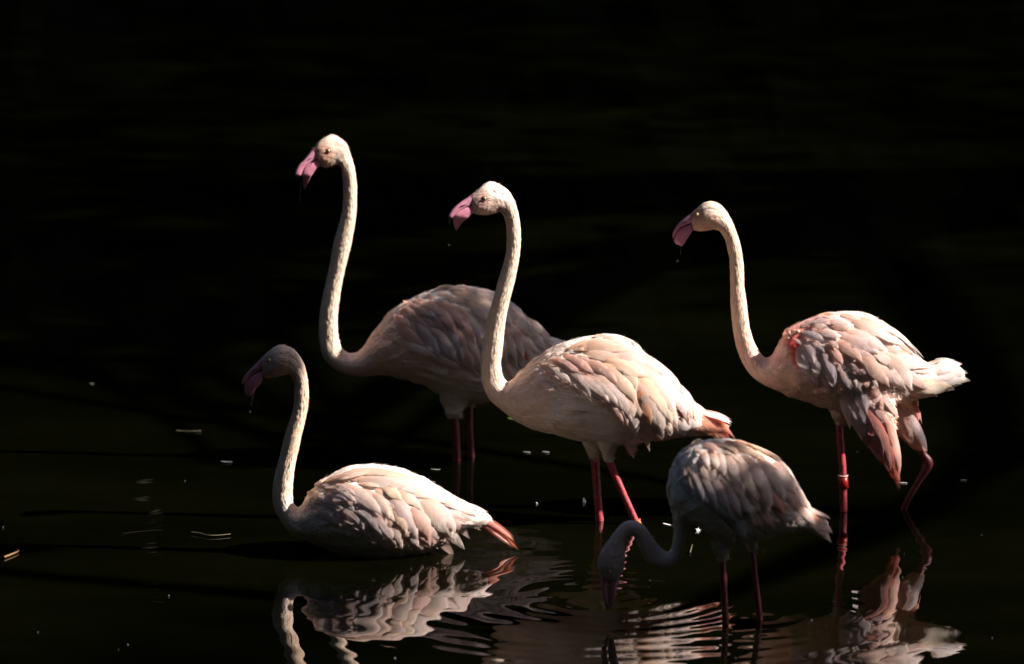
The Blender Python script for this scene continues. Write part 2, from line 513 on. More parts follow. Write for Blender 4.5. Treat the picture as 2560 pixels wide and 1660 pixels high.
class Bird:
    def __init__(self, waterline, label):
        b = on_water(*waterline)
        self.y = b.y
        self.base = Vector((b.x, b.y, 0))
        self.s = (on_plane(1281, 830, b.y) - on_plane(1280, 830, b.y)).length
        self.root = bpy.data.objects.new('flamingo', None)
        COL.objects.link(self.root)
        self.root.location = self.base
        tag(self.root, label, 'flamingo', 'flamingos wading in the dark pond')
        self.rnd = random.Random(int(waterline[0]))
        self.bare = []
        self.turn = None
    def turned(self, V):       # a head turned a little towards the viewer
        if not self.turn: return V
        up, vm, k = self.turn
        out = []
        for p in V:
            d = k * max(0.0, up - p[0]) * max(0.0, min(1.0, (vm + p[2]) / 30.0))
            out.append(Vector((p[0], p[1] - d, p[2] + .18 * d)))
        return out
    def W(self, p):            # bird plane -> metres about the bird's base
        q = on_plane(p[0], -p[2], self.y)
        return Vector((q.x - self.base.x, p[1] * self.s, q.z))
    def part(self, name, V, F, mat, parent=None, smooth=True):
        me = mesh_from(name, [self.W(v) for v in V], F, smooth)
        return link(name, me, mat, parent or self.root)

    def body(self, rows, extra, tints, voxel=3.0, lump=1.6):
        V, F, S = loft(rows)
        pieces = [(V, F)] + [loft(e, 4, 20)[:2] for e in extra]
        V, F = merge(pieces)
        V = self.turned(V)
        me = mesh_from('tmp', V, F)
        o = bpy.data.objects.new('tmp', me); COL.objects.link(o)
        md = o.modifiers.new('r', 'REMESH'); md.mode = 'VOXEL'; md.voxel_size = voxel; md.use_smooth_shade = True
        sm = o.modifiers.new('s', 'SMOOTH'); sm.factor = 0.5; sm.iterations = 4
        ev = o.evaluated_get(bpy.context.evaluated_depsgraph_get())
        me2 = bpy.data.meshes.new_from_object(ev)
        bpy.data.objects.remove(o); bpy.data.meshes.remove(me)
        n = len(me2.vertices)
        co = np.empty(n * 3, 'f'); me2.vertices.foreach_get('co', co); co = co.reshape(-1, 3)
        no = np.empty(n * 3, 'f'); me2.vertices.foreach_get('normal', no); no = no.reshape(-1, 3)
        # lie of the plumage: along the centre line of head, neck and trunk
        C = np.stack([(S[:, 0] + S[:, 2]) / 2, -(S[:, 1] + S[:, 3]) / 2], 1)
        rad = np.hypot(S[:, 0] - S[:, 2], S[:, 1] - S[:, 3]) / 2
        T = np.gradient(C, axis=0); T /= np.linalg.norm(T, axis=1)[:, None] + 1e-9
        arc = np.concatenate([[0], np.cumsum(np.linalg.norm(np.diff(C, axis=0), axis=1))])
        P = co[:, [0, 2]]
        near = np.empty(n, int)
        for i in range(0, n, 4000):
            d = np.linalg.norm(P[i:i + 4000, None] - C[None], axis=2) - 0.6 * rad[None]
            near[i:i + 4000] = d.argmin(1)
        rel = P - C[near]
        t = T[near]
        along = arc[near] + (rel * t).sum(1)
        across = rel[:, 0] * -t[:, 1] + rel[:, 1] * t[:, 0]
        flow = np.stack([along, across, co[:, 1]], 1)
        disp = np.zeros(n)
        for i in range(n):
            a, b_, c_ = flow[i]
            big = min(1.0, rad[near[i]] / 90.0)
            disp[i] = (noise.noise(Vector((a * .10, b_ * .16, c_ * .16))) * 0.65 * lump * (1 - .3 * big)
                       + noise.noise(Vector((a * .012 + 5, b_ * .045, c_ * .045))) * 3.6 * lump * big
                       + noise.noise(Vector((a * .035 + 9, b_ * .09, c_ * .09))) * 1.5 * lump * big)
        co = co + no * disp[:, None]
        me2.vertices.foreach_set('co', co.ravel().astype('f'))
        self.tints = [((u, -v), Vector(c)) for u, v, c in tints]
        tp = np.array([x[0] for x in self.tints]); tcol = np.array([x[1][:] for x in self.tints])
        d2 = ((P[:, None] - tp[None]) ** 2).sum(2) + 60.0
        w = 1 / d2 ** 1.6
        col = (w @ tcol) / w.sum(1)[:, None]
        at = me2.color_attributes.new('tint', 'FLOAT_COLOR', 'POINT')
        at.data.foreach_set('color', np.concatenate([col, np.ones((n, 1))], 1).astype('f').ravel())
        fa = me2.attributes.new('flowco', 'FLOAT_VECTOR', 'POINT')
        fa.data.foreach_set('vector', flow.astype('f').ravel())
        polys = [tuple(p.vertices) for p in me2.polygons]
        cv = [Vector(c) for c in co]
        self.bvh = BVHTree.FromPolygons(cv, polys)
        self.co, self.no, self.tan, self.col, self.rad, self.flow = co, no, t, col, rad[near], flow
        wv = [self.W(v) for v in cv]
        me2.vertices.foreach_set('co', np.array([x[:] for x in wv], 'f').ravel())
        me2.polygons.foreach_set('use_smooth', np.ones(len(me2.polygons), bool))
        me2.update()
        me2.name = 'body'
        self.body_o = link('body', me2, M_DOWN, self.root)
        if len(me2.materials) > 1: me2.materials.pop(index=0)
        return self.body_o

    def fluff(self, count, lo=7, hi=15, skip=None):
        """fine loose down on head, neck, breast and belly"""
        rnd = self.rnd
        V, N, F, Cc, Fl = [], [], [], [], []
        n = len(self.co)
        tries = 0
        while len(F) < count and tries < count * 4:
            tries += 1
            i = rnd.randrange(n)
            p = Vector(self.co[i]); nn = Vector(self.no[i]).normalized()
            if self.bare and any((p[0] - x) ** 2 + (-p[2] - y) ** 2 < r * r for x, y, r in self.bare): continue
            t = Vector((self.tan[i][0], 0, self.tan[i][1]))
            big = min(1, self.rad[i] / 80)
            t = (t + Vector((0, 0, -0.55 * big)) + Vector((rnd.gauss(0, .22), rnd.gauss(0, .22), rnd.gauss(0, .22))))
            t = t - nn * t.dot(nn)
            if t.length < .1: continue
            t.normalize()
            L = rnd.uniform(lo, hi) * (.55 + .75 * big)
            sd = nn.cross(t) * (rnd.uniform(.55, 1.1) + .5 * big)
            tip = p + t * L + nn * rnd.uniform(.8, 3.8) * (.7 + .5 * big)
            k = len(V)
            V += [p - sd - nn * .5, p + sd - nn * .5, p + t * L * .55 + nn * 1.0 + sd * .7, p + t * L * .55 + nn * 1.0 - sd * .7, tip]
            F += [(k + 3, k + 2, k + 1, k), (k + 4, k + 2, k + 3)]
            N += [nn] * 5
            Cc += [self.col[i]] * 5
            Fl += [self.flow[i]] * 5
        me = mesh_from('down_fluff', [self.W(v) for v in V], F)
        set_tint(me, Cc)
        fa = me.attributes.new('flowco', 'FLOAT_VECTOR', 'POINT')
        fa.data.foreach_set('vector', np.array(Fl, 'f').ravel())
        me.normals_split_custom_set_from_vertices([tuple(v) for v in N])
        o = link('down_fluff', me, M_DOWN, self.root)
        o['kind'] = 'stuff'

    # ---- feathers
    def hit(self, u, v):
        h = self.bvh.ray_cast(Vector((u, -600, -v)), Vector((0, 1, 0)))
        return (h[0], h[1]) if h[0] is not None else None
    def feather_mesh(self, a, b, width, bend=0.0, lift=6.0, crown=.16, base_off=-2.5, notch=.10):
        rnd = self.rnd
        NS, NA = 8, 5
        P, Nn = [], []
        last = None
        for i in range(NS):
            t = i / (NS - 1)
            u, v = q_bezier(a, b, bend, t)
            h = self.hit(u, v)
            if h is None:
                if last is None:
                    co, nn, _, _ = self.bvh.find_nearest(Vector((u, -20, -v)))
                    last = (Vector((u, co.y, -v)), nn)
                p = Vector((u, last[0].y, -v)); nn = last[1]
            else:
                p, nn = h
                if last is not None and abs(p.y - last[0].y) > 2.0 * (p - last[0]).xz.length + 3:
                    p = Vector((u, last[0].y + math.copysign(2.0 * (p - last[0]).xz.length, p.y - last[0].y), -v))
                    nn = (nn + last[1]).normalized()
                last = (p, nn)
            P.append(p.copy()); Nn.append(nn.copy())
        Ns = [(Nn[max(i - 1, 0)] + Nn[i] * 1.5 + Nn[min(i + 1, NS - 1)]).normalized() for i in range(NS)]
        V, F, UV = [], [], []
        for i in range(NS):
            t = i / (NS - 1)
            tg = (P[min(i + 1, NS - 1)] - P[max(i - 1, 0)]).normalized()
            nn = (Ns[i] - tg * Ns[i].dot(tg)).normalized()
            sd = tg.cross(nn)
            if t < .32: wt = .45 + .55 * math.sin(t / .32 * math.pi / 2)
            elif t < .55: wt = 1.0
            else: wt = max(.05, (1 - ((t - .55) / .45) ** 1.8) ** .85)
            off = base_off + (lift - base_off) * t ** .8
            for j in range(NA):
                x = -1 + 2 * j / (NA - 1)
                hw = width / 2 * wt
                if t > .5 and abs(x) > .9: hw *= 1 + rnd.uniform(-notch, notch)
                p = P[i] + nn * (off + crown * width * wt * (1 - x * x)) + sd * x * hw - tg * abs(x) ** 2 * width * .12 * (t > .5)
                V.append(p); UV.append((x, t))
        for i in range(NS - 1):
            for j in range(NA - 1):
                F.append((i * NA + j, i * NA + j + 1, (i + 1) * NA + j + 1, (i + 1) * NA + j))
        me = mesh_from('feather', [self.W(v) for v in V], F)
        uvl = me.uv_layers.new(name='UVMap')
        for lp in me.loops:
            uvl.data[lp.index].uv = UV[lp.vertex_index]
        me.materials.append(M_FEATHER)
        return me
    def feather(self, parent, me, col, jitter=.04):
        o = bpy.data.objects.new('feather', me)
        COL.objects.link(o); o.parent = parent
        k = 1 + self.rnd.uniform(-jitter, jitter)
        o.color = (*[min(.92, c * k * (1 + self.rnd.uniform(-.02, .02))) for c in col], 1)
        return o
    def mirror(self, o, parent):
        m = o.copy(); COL.objects.link(m); m.parent = parent
        m.scale = (1, -1, 1)
    def wing_shell(self, poly, thick):
        """the folded wing under its feathers: a low swelling on the flank"""
        V, F, ix = [], [], {}
        us = [p[0] for p in poly]; vs_ = [p[1] for p in poly]
        st = 7
        def edge_d(u, v):
            best, inside = 1e9, False
            for i in range(len(poly)):
                x1, y1 = poly[i]; x2, y2 = poly[(i + 1) % len(poly)]
                t = max(0, min(1, ((u - x1) * (x2 - x1) + (v - y1) * (y2 - y1)) / ((x2 - x1) ** 2 + (y2 - y1) ** 2)))
                best = min(best, math.hypot(u - x1 - t * (x2 - x1), v - y1 - t * (y2 - y1)))
                if (y1 > v) != (y2 > v) and u < (x2 - x1) * (v - y1) / (y2 - y1) + x1: inside = not inside
            return best if inside else -best
        self.edge_d = edge_d
        for u in np.arange(min(us), max(us), st):
            for v in np.arange(min(vs_), max(vs_), st):
                d = edge_d(u, v)
                h = self.hit(u, v)
                if d < -6 or h is None: continue
                k = max(0, min(1, (d + 6) / 40.0)); k = k * k * (3 - 2 * k)
                ix[(round(u), round(v))] = len(V)
                V.append(h[0] + h[1] * (-4 + thick * .45 * k))
        keys = {}
        for (u, v), i in ix.items(): keys[(u, v)] = i
        ul = sorted({k[0] for k in ix}); vl = sorted({k[1] for k in ix})
        for i in range(len(ul) - 1):
            for j in range(len(vl) - 1):
                q = [(ul[i], vl[j]), (ul[i], vl[j + 1]), (ul[i + 1], vl[j + 1]), (ul[i + 1], vl[j])]
                if all(k in ix for k in q):
                    f = [ix[k] for k in q]
                    if max(abs(V[f[a]].y - V[f[a - 1]].y) for a in range(4)) < 22: F.append(tuple(f[::-1]))
        used = sorted({i for f in F for i in f}); re = {o: n for n, o in enumerate(used)}
        return [V[i] for i in used], [tuple(re[i] for i in f) for f in F]
    def wings(self, poly, feats, thick=8.0, spacing=26, tail=()):
        V, F = self.wing_shell(poly, thick)
        me = mesh_from('wing', [self.W(v) for v in V], F)
        set_tint(me, [PAL['w']] * len(V))
        fa = me.attributes.new('flowco', 'FLOAT_VECTOR', 'POINT')
        fa.data.foreach_set('vector', np.array([(v[0] * .25, v[2] * .25, v[1] * .25) for v in V], 'f').ravel())
        wing = link('wing', me, M_DOWN, self.root)
        far = bpy.data.objects.new('wing', me); COL.objects.link(far); far.parent = self.root; far.scale = (1, -1, 1)
        # field of lie, size and colour taken from the large feathers
        fld = [((a[0] * .6 + b[0] * .4, a[1] * .6 + b[1] * .4), Vector((b[0] - a[0], b[1] - a[1])), w, c) for a, b, w, c, bd in feats if c not in 'Rr']
        pts = []
        us = [p[0] for p in poly]; vs_ = [p[1] for p in poly]
        for _ in range(2600):
            u, v = self.rnd.uniform(min(us), max(us)), self.rnd.uniform(min(vs_), max(vs_))
            if self.edge_d(u, v) < 6 or self.hit(u, v) is None: continue
            if any((u - a) ** 2 + (v - b) ** 2 < spacing ** 2 for a, b in pts): continue
            pts.append((u, v))
        for u, v in pts:
            ws = [1 / (((u - f[0][0]) ** 2 + (v - f[0][1]) ** 2) + 150) ** 1.5 for f in fld]
            s = sum(ws)
            d = sum((f[1] * k for f, k in zip(fld, ws)), Vector((0, 0))) / s
            w = sum(f[2] * k for f, k in zip(fld, ws)) / s
            c = sum((Vector(PAL[f[3]]) * k for f, k in zip(fld, ws)), Vector()) / s
            L = min(d.length * 1.05, 118); d.normalize()
            a = (u - d.x * L * .4, v - d.y * L * .4); b = (u + d.x * L * .6, v + d.y * L * .6)
            fm = self.feather_mesh(a, b, w * .66, self.rnd.uniform(-.03, .14), lift=0.8 + thick * .42, crown=.06, base_off=thick * .3 - 2.5)
            o = self.feather(wing, fm, c)
            self.mirror(o, far)
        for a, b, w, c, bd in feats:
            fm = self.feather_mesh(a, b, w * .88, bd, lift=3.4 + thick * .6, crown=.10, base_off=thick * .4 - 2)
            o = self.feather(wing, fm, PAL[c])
            self.mirror(o, far)
        if tail:
            tf = []
            for i, (a, b, w, c, bd) in enumerate(tail):
                tf.append((self.feather_mesh(a, b, w, bd, lift=3 + 1.2 * (i % 3), crown=.08), c))
            t0 = tf[0][0]
            t0.name = 'tail'
            to = bpy.data.objects.new('tail', t0); COL.objects.link(to); to.parent = self.root; to.color = (*PAL[tf[0][1]], 1)
            for fm, c in tf:
                o = self.feather(to, fm, PAL[c]) if fm is not t0 else to
                m = bpy.data.objects.new('feather', fm); COL.objects.link(m); m.parent = to; m.scale = (1, -1, 1); m.color = o.color

    # ---- head furniture and legs
    def bill(self, upper, lower, nostril=None, tip=.62, dim=1.0):
        for name, rows, cut in (('upper_bill', upper, tip), ('lower_bill', lower, tip + .22)):
            V, F, S = loft(rows, 5, 16, sq=.62)
            o = self.part(name, self.turned(V), F, M_BILL)
            m = len(S); cols = []
            for i in range(m):
                t = i / (m - 1)
                for k in range(16):
                    edge = math.cos(2 * math.pi * k / 16)      # +1 on the A side of the section
                    e = max(0, min(1, (t - cut) / .10))
                    pk = Vector((.58, .23, .31)) * dim
                    if name == 'upper_bill': pk = pk.lerp(Vector((.42, .24, .32)) * dim, max(0, .5 - t))
                    if (name == 'upper_bill' and edge < -.90) or (name == 'lower_bill' and edge > .90): e = max(e, .82)
                    cols.append(pk.lerp(Vector((.018, .012, .016)), e)[:])
            cols += [cols[0], cols[-1]]
            set_tint(o.data, cols)
        if nostril:
            a, b, w = nostril
            for sgn in (-1, 1):
                n = []
                for t in (0, .5, 1):
                    n.append(Vector((a[0] + (b[0] - a[0]) * t, sgn * w, -(a[1] + (b[1] - a[1]) * t))))
                V, F = tube(n, [.5, 1.3, .5], 8)
                self.part('nostril', self.turned(V), F, M_BLACK)
    def eyes(self, u, v, r):
        h = self.hit(u, v)
        h2 = self.bvh.ray_cast(Vector((u, 600, -v)), Vector((0, -1, 0)))
        mid, y = (h[0].y + h2[0].y) / 2, (h2[0].y - h[0].y) / 2
        self.bare = [(u, v, 17), (u - 22, v + 6, 14)]
        for sgn in (-1, 1):
            V, F = spheroid((u, mid + sgn * (y - r * .1), -v), (r, r * .8, r))
            e = self.part('eye', V, F, M_IRIS)
            V, F = spheroid((u - .3, mid + sgn * (y + r * .62), -v), (r * .30, r * .2, r * .30), 12, 8)
            self.part('pupil', V, F, M_PUPIL, e)
            V, F = ring_torus((u, mid + sgn * (y + r * .25), -v), r * 1.02, r * .17, axis='y')
            self.part('eyelid', V, F, M_LID, e)
    def leg(self, pts, radii, depth, mat=None):
        P = resample([(p[0], p[1], r) for p, r in zip(pts, radii)], 6)
        V, F = tube([Vector((p[0], depth, -p[1])) for p in P], [p[2] for p in P], 14)
        return self.part('leg', V, F, mat or M_LEG)

def feats(org, sc, rows):
    out = []
    for r in rows:
        x0, y0, x1, y1, w, c = r[:6]
        bd = r[6] if len(r) > 6 else .08
        out.append(((org[0] + x0 * sc, org[1] + y0 * sc), (org[0] + x1 * sc, org[1] + y1 * sc), w * sc, c, bd))
    return out
def poly(org, sc, pts):
    return [(org[0] + x * sc, org[1] + y * sc) for x, y in pts]

HEADC, NECKC, BREAST, WHITE = (.74, .58, .48), (.82, .635, .50), (.85, .64, .54), (.86, .76, .71)
SMUDGE = (.36, .26, .22)

# ---- the tallest bird, at the back left
b1 = Bird((1142, 1147), 'tallest flamingo at the back, its shaded body behind the central bird')
b1.turn = (866, 470, .42)
b1.body([(783,374,803,416,15),(800,352,815,421,24),(828,337,830,417,27),(852,345,842,412,26),(868,363,851,415,23),(879,395,854.5,428,20),
 (887.6,426,856,445,19),(891.5,460,858,468,18),(892,494,857.5,497,18),(889.5,543,853,538,18.5),(881,599,838,592,19.5),(869,650,827,645,20),
 (858,698,818,692,20),(851,734,808,735,21),(845,778,800,778,22),(844.6,821,797,825,24),(849,854,801,868,26),(862,878,815,902,29),
 (885,883,850,930,34),(907,868,895,941,45),(935,828,954,937,62),(983,774,1005,947,80),(1034,743,1056,960,95),(1088,722,1100,985,105),
 (1143,714,1150,1003,110),(1190,718,1195,1007,108),(1237,731,1230,1003,100),(1277,754,1262,990,88),(1306,781,1300,965,72),
 (1350,830,1345,940,50),(1400,850,1395,910,30),(1440,866,1438,885,12)],
 [[(1095,950,1205,950,45,-25),(1104,1000,1172,1000,27,-25),(1121,1042,1151,1040,12,-25)],
  [(1150,960,1235,960,40,28),(1162,1000,1198,1000,22,28),(1168,1022,1186,1022,9,28)]],
 [(828,350,HEADC),(824,376,(.58,.28,.18)),(815,366,(.50,.27,.20)),(850,385,(.42,.32,.26)),(846,372,(.50,.38,.32)),(832,352,(.55,.42,.35)),(835,345,HEADC),(865,400,NECKC),(872,500,NECKC),(840,700,NECKC),(822,850,NECKC),
  (900,910,BREAST),(960,880,(.86,.58,.46)),(1000,920,BREAST),(1150,850,WHITE),(1200,780,WHITE),(1130,1010,(.80,.72,.62)),(1180,970,WHITE),(1350,880,WHITE)])
b1.bill([(784,370,800,400,13),(771,389,786,403,12),(760,403,772,412,11),(749,414,762,424,9),(741,430,756,438,7),(739,442,751,446,4),(741,449,746,451,1.5)],
        [(802,396,806,414,12),(785,403,797,420,12),(771,411,788,430,11),(761,422,779,443,9),(757,439,772,455,7),(758.5,458,767,465,4.5),(759,470,763,473,1.5)],
        ((769,402),(783,394),12.2), tip=.72)
b1.eyes(822.5, 371, 5.4)
b1.leg([(1136,1030),(1138,1060),(1141,1100),(1143,1150),(1150,1420)], [10.5,10.5,10.5,10,10], -25, M_LEG_SHADED)
b1.leg([(1176,1005),(1174,1030),(1175,1080),(1178,1134),(1190,1380)], [9,8.5,8,8,8], 30, M_LEG_SHADED)
G = ((940, 700), .2009)
b1.wings(poly(*G, [(180,440),(420,260),(800,110),(1150,80),(1480,150),(1750,300),(2100,720),(2200,830),(2000,900),(1700,980),(1300,1010),(900,960),(560,820),(240,640)]),
 feats(*G, [(330,330,525,425,110,'p',.2),(250,420,450,520,120,'p'),(380,280,700,400,130,'p'),(480,240,870,400,140,'p'),(600,330,760,420,130,'l'),(650,220,1010,600,150,'p',.15),
 (760,230,1130,540,150,'p',.12),(880,240,1250,740,150,'p',.15),(1000,280,1340,700,160,'w',.12),(750,100,1130,130,110,'c'),(900,100,1480,330,170,'c'),(1150,100,1480,180,120,'w'),
 (1100,200,1420,480,170,'w'),(1200,170,1600,480,200,'w'),(1400,200,1700,560,200,'w'),(1550,300,1960,720,180,'w'),(1650,340,2000,700,180,'w'),(1600,560,1720,970,140,'w'),
 (1700,560,1820,940,130,'w'),(1760,560,1920,950,130,'w'),(1880,640,2120,870,140,'w'),(1850,450,2190,830,180,'w'),(1480,500,1600,1000,150,'w'),(700,560,1040,960,180,'l'),
 (850,440,1100,960,150,'l',.12),(950,500,1220,1000,150,'p',.12),(500,480,820,900,200,'l'),(1050,520,1300,960,150,'w'),(220,690,820,900,130,'w',.08),(560,800,1100,1030,130,'w',.05),
 (300,560,620,760,150,'p'),(900,1040,1250,1180,140,'w'),(1830,840,1880,960,50,'r')]), thick=7,
 tail=feats(*G, [(2080,780,2480,850,120,'w'),(2060,820,2440,900,110,'w'),(2050,840,2400,940,100,'w')]))
b1.fluff(10000)

# ---- the central bird
b2 = Bird((1500, 1305), 'sunlit central flamingo striding on two pink legs, neck upright')
b2.turn = (1262, 575, .38)
b2.body([(1177,488,1184,534,15),(1192,475,1198,538,23),(1210,460,1213,538,27),(1230,454,1230,535,28),(1255,463,1246,530,27),(1274,480,1256,534,24),
 (1286,502,1261,546,21),(1295,529,1265,562,19),(1300,560,1266.5,582,18),(1302,590,1266.5,600,18),(1301,620,1265,624,18),(1297,653,1260,653,19),
 (1290,692,1251,684,19.5),(1283,719,1241,719,20),(1272,765,1227,765,22),(1263,814,1215,814,23),(1257,870,1206,870,25),(1253,912,1202,925,27),
 (1259,943,1207,962,30),(1273,954,1224,998,36),(1289,943,1250,1021,48),(1310,922,1290,1050,66),(1345,893,1335,1072,86),(1390,864,1385,1085,104),
 (1440,847,1435,1096,118),(1495,838.5,1490,1106,124),(1540,839,1540,1112,122),(1580,856,1585,1106,114),(1635,901,1630,1100,98),(1680,945,1672,1096,76),
 (1719,989,1708,1092,54),(1755,1024,1745,1090,34),(1790,1044,1785,1088,20),(1822,1062,1820,1082,8)],
 [[(1445,1075,1530,1075,42,20),(1458,1115,1516,1115,27,20),(1473,1151,1500,1151,12,20)],
  [(1478,1075,1565,1075,42,-25),(1500,1118,1538,1118,24,-25),(1512,1149,1533,1149,11,-25)],
  [(1540,1090,1598,1090,20,0),(1556,1112,1592,1114,14,0),(1574,1138,1584,1138,4,0)]],
 [(1235,470,(.86,.74,.66)),(1212,491,(.55,.32,.26)),(1238,512,(.52,.36,.30)),(1255,520,(.50,.36,.30)),(1225,530,(.72,.52,.40)),(1262,480,(.86,.74,.66)),(1280,540,NECKC),(1285,600,NECKC),(1240,750,NECKC),
  (1230,900,NECKC),(1300,970,BREAST),(1330,1000,BREAST),(1400,1020,WHITE),(1400,1070,(.80,.62,.48)),(1500,900,WHITE),(1500,1060,WHITE),(1480,1130,(.76,.66,.54)),(1600,1080,WHITE),(1700,1060,WHITE),(1740,1050,(.86,.55,.42)),(1770,1065,(.85,.42,.29)),(1805,1078,(.84,.36,.24))])
b2.bill([(1178,487,1189,514,13),(1166,497,1175,517,12),(1150,508,1160,523,11),(1135,521,1146,532,9.5),(1125,534,1135,543,7.5),(1121,546,1129,553,5),(1123,562,1126,563,1.5)],
        [(1190,512,1189,528,12),(1171,516,1180,536,12.5),(1155,523,1170,547,11.5),(1141,532,1158,556,10),(1133,544,1150,566,8),(1134.5,562,1144,573,5),(1139,575,1142,577,1.5)],
        ((1150,517),(1168,511),12), tip=.70)
b2.eyes(1211.8, 489.5, 5.6)
b2.leg([(1487,1135),(1489,1165),(1492,1210),(1497,1275),(1500,1310),(1508,1420)], [11,11,10.5,10,10.5,10], 20)
l2 = b2.leg([(1521,1135),(1530,1165),(1553,1220),(1588,1297),(1602,1330),(1645,1430)], [10,9.5,9,8.5,8.5,8], -25)
V, F = ring_torus((1589, -25, -1297), 11, 1.6, tilt=.35)
b2.part('leg_band', V, F, M_BANDO, l2)
V, F = tube([Vector((1590, -25, -1299)), Vector((1596, -25, -1312))], [10.5, 10.5], 16)
b2.part('leg_band', V, F, M_BANDO, l2)
C2 = ((1350, 830), .2143)
b2.wings(poly(*C2, [(10,380),(250,210),(500,110),(850,60),(1150,200),(1500,520),(1780,850),(1600,980),(1450,1130),(1150,1130),(930,960),(700,750),(450,600),(120,600)]),
 feats(*C2, [(20,330,380,520,130,'w'),(60,420,240,500,90,'p'),(20,540,190,600,80,'w'),(230,320,612,705,180,'w',.14),(130,280,480,420,130,'p',.12),(400,420,830,745,180,'w',.08),
 (540,420,910,770,170,'w',.08),(640,420,1060,965,200,'w',.12),(720,310,1115,745,210,'c',.16),(560,270,900,520,150,'p',.1),(880,240,1120,600,170,'c',.14),(300,260,640,420,140,'p',.1),
 (1080,480,1410,1215,200,'w',.20),(1060,400,1530,1015,220,'c',.16),(1150,330,1560,900,240,'w',.1),(1300,350,1700,960,220,'w',.08),(1540,690,1690,980,80,'w'),(1500,560,1830,1000,150,'w'),
 (1560,620,1760,990,110,'w'),(330,170,820,90,130,'c',.1),(450,140,1100,190,200,'c',.1),(600,100,1220,240,170,'w',.1),(860,180,1420,480,250,'w',.08),(1000,220,1550,560,250,'w',.08),
 (760,260,1250,480,210,'c',.1),(1250,300,1650,700,220,'w'),(1480,520,1780,850,190,'w'),(960,70,1170,205,60,'w',.1),(930,620,1110,1145,200,'w',.1),(700,640,960,960,170,'p'),
 (1130,560,1270,990,180,'o',.1),(1440,960,1520,1150,100,'w'),(820,560,1010,1010,180,'p')]) ,
 thick=9,
 tail=feats(*C2, [(1880,920,2235,1050,100,'w'),(1960,970,2225,1095,80,'w'),(1800,850,2230,1235,120,'r',.1),(1830,900,2285,1250,70,'s',.1),(1860,980,2200,1250,150,'s',.1),(1840,1040,2120,1240,140,'o',.05),
 (1700,790,1960,960,110,'w'),(1560,820,1700,960,120,'r'),(1640,1010,1890,1060,120,'w'),(1560,1000,1800,1100,130,'w'),(1540,1060,1700,1180,100,'w')]))
b2.fluff(11000)

# ---- the bird on the right with a drooping wing
b3 = Bird((2109, 1279), 'rightmost flamingo with one wing hanging and one leg bent back')
b3.body([(1727,534,1733,577,14),(1742,519,1748,578,21),(1757,507,1764,577,25),(1776,501,1779,573,26),(1795,507,1792,574,24),(1812,523,1801,581,22),
 (1826,545,1809,592,20),(1837,570,1815,608,19),(1847,598,1819,625,18.5),(1854,628,1823,645,18),(1859,664,1824,675,18),(1861,713,1825.5,715,18.5),
 (1867,759,1827,759,20),(1874,812,1831,815,22),(1885,852,1839,860,24),(1900,881,1853,900,28),(1916,895,1878,938,36),(1930,889,1915,963,52),
 (1947,862,1955,980,72),(1968,825,1995,996,92),(2017,800,2035,1008,108),(2066,784,2075,1020,118),(2115,779,2115,1030,120),(2163,783,2155,1034,118),
 (2199,800,2195,1028,108),(2240,830,2232,1015,90),(2285,877,2268,1003,66),(2322,914,2310,994,44),(2345,908,2340,987,28),(2372,905,2375,973,18),
 (2400,917,2400,962,9),(2412,932,2412,955,4)],
 [[(2062,1000,2145,1000,42,0),(2078,1035,2128,1035,26,0),(2089,1062,2110,1062,12,0)],
  [(2222,990,2296,990,32,28),(2236,1058,2300,1058,24,28),(2256,1100,2310,1100,18,28),(2284,1128,2319,1134,9,28)],
  [(2100,985,2235,985,30,-80),(2125,1050,2235,1050,22,-84),(2160,1095,2237,1100,15,-84),(2192,1135,2238,1145,8,-84),(2222,1180,2242,1185,3,-84)]],
 [(1776,515,(.84,.68,.56)),(1744,536,(.60,.30,.24)),(1760,560,(.72,.46,.33)),(1785,555,(.72,.48,.36)),(1810,540,NECKC),(1840,650,(.82,.61,.47)),(1845,800,(.82,.61,.47)),
  (1900,930,BREAST),(1965,925,(.84,.60,.46)),(1958,868,BREAST),(2012,860,WHITE),(1972,902,BREAST),(2010,905,WHITE),(1976,846,(.52,.015,.018)),(1986,852,(.55,.02,.02)),(1984,872,(.52,.015,.018)),(1990,892,(.50,.015,.018)),(1960,835,(.85,.55,.42)),(2030,980,(.80,.60,.46)),(2100,850,WHITE),(2150,950,(.80,.68,.66)),(2090,1040,(.72,.58,.44)),(2250,1060,(.78,.52,.40)),
  (2250,920,WHITE),(2330,970,(.84,.58,.40)),(2390,930,(.80,.70,.60)),(2200,1080,(.70,.36,.33)),(2235,1180,(.80,.24,.14))])
b3.bill([(1728,533,1729,557,12),(1714,543,1716,561,11.5),(1701,554,1704,566,10.5),(1691,566,1694,576,9),(1684,578,1688,586,7),(1681,590,1684,596,4.5),(1682,601,1684,602,1.5)],
        [(1729,558,1731,576,11.5),(1714,562,1723,590,12),(1702,568,1716,600,11.5),(1693,577,1711,608,10),(1687,588,1705,615,8),(1685,600,1698,613,5),(1688,608,1692,611,2)],
        ((1705,558),(1717,553),11.5), tip=.80, dim=.95)
b3.eyes(1742.5, 534, 4.8)
l3 = b3.leg([(2098,1045),(2100,1090),(2104,1140),(2107,1188),(2109,1279),(2113,1420)], [10,9.5,9.5,9.5,9.5,9], 0)
V, F = ring_torus((2107, 0, -1189), 12, 1.6)
b3.part('leg_band_rim', V, F, M_BANDW, l3)
V, F = tube([Vector((2107, 0, -1191)), Vector((2108, 0, -1206)), Vector((2109, 0, -1221))], [12.5, 12.6, 12.5], 18)
b3.part('leg_band', V, F, M_BAND, l3)
b3.leg([(2292,1105),(2308,1138),(2322,1160),(2318,1176),(2300,1206),(2268,1262),(2256,1300)], [9,9.5,12.5,12,8.5,8,8], 28, M_LEG_SHADED)
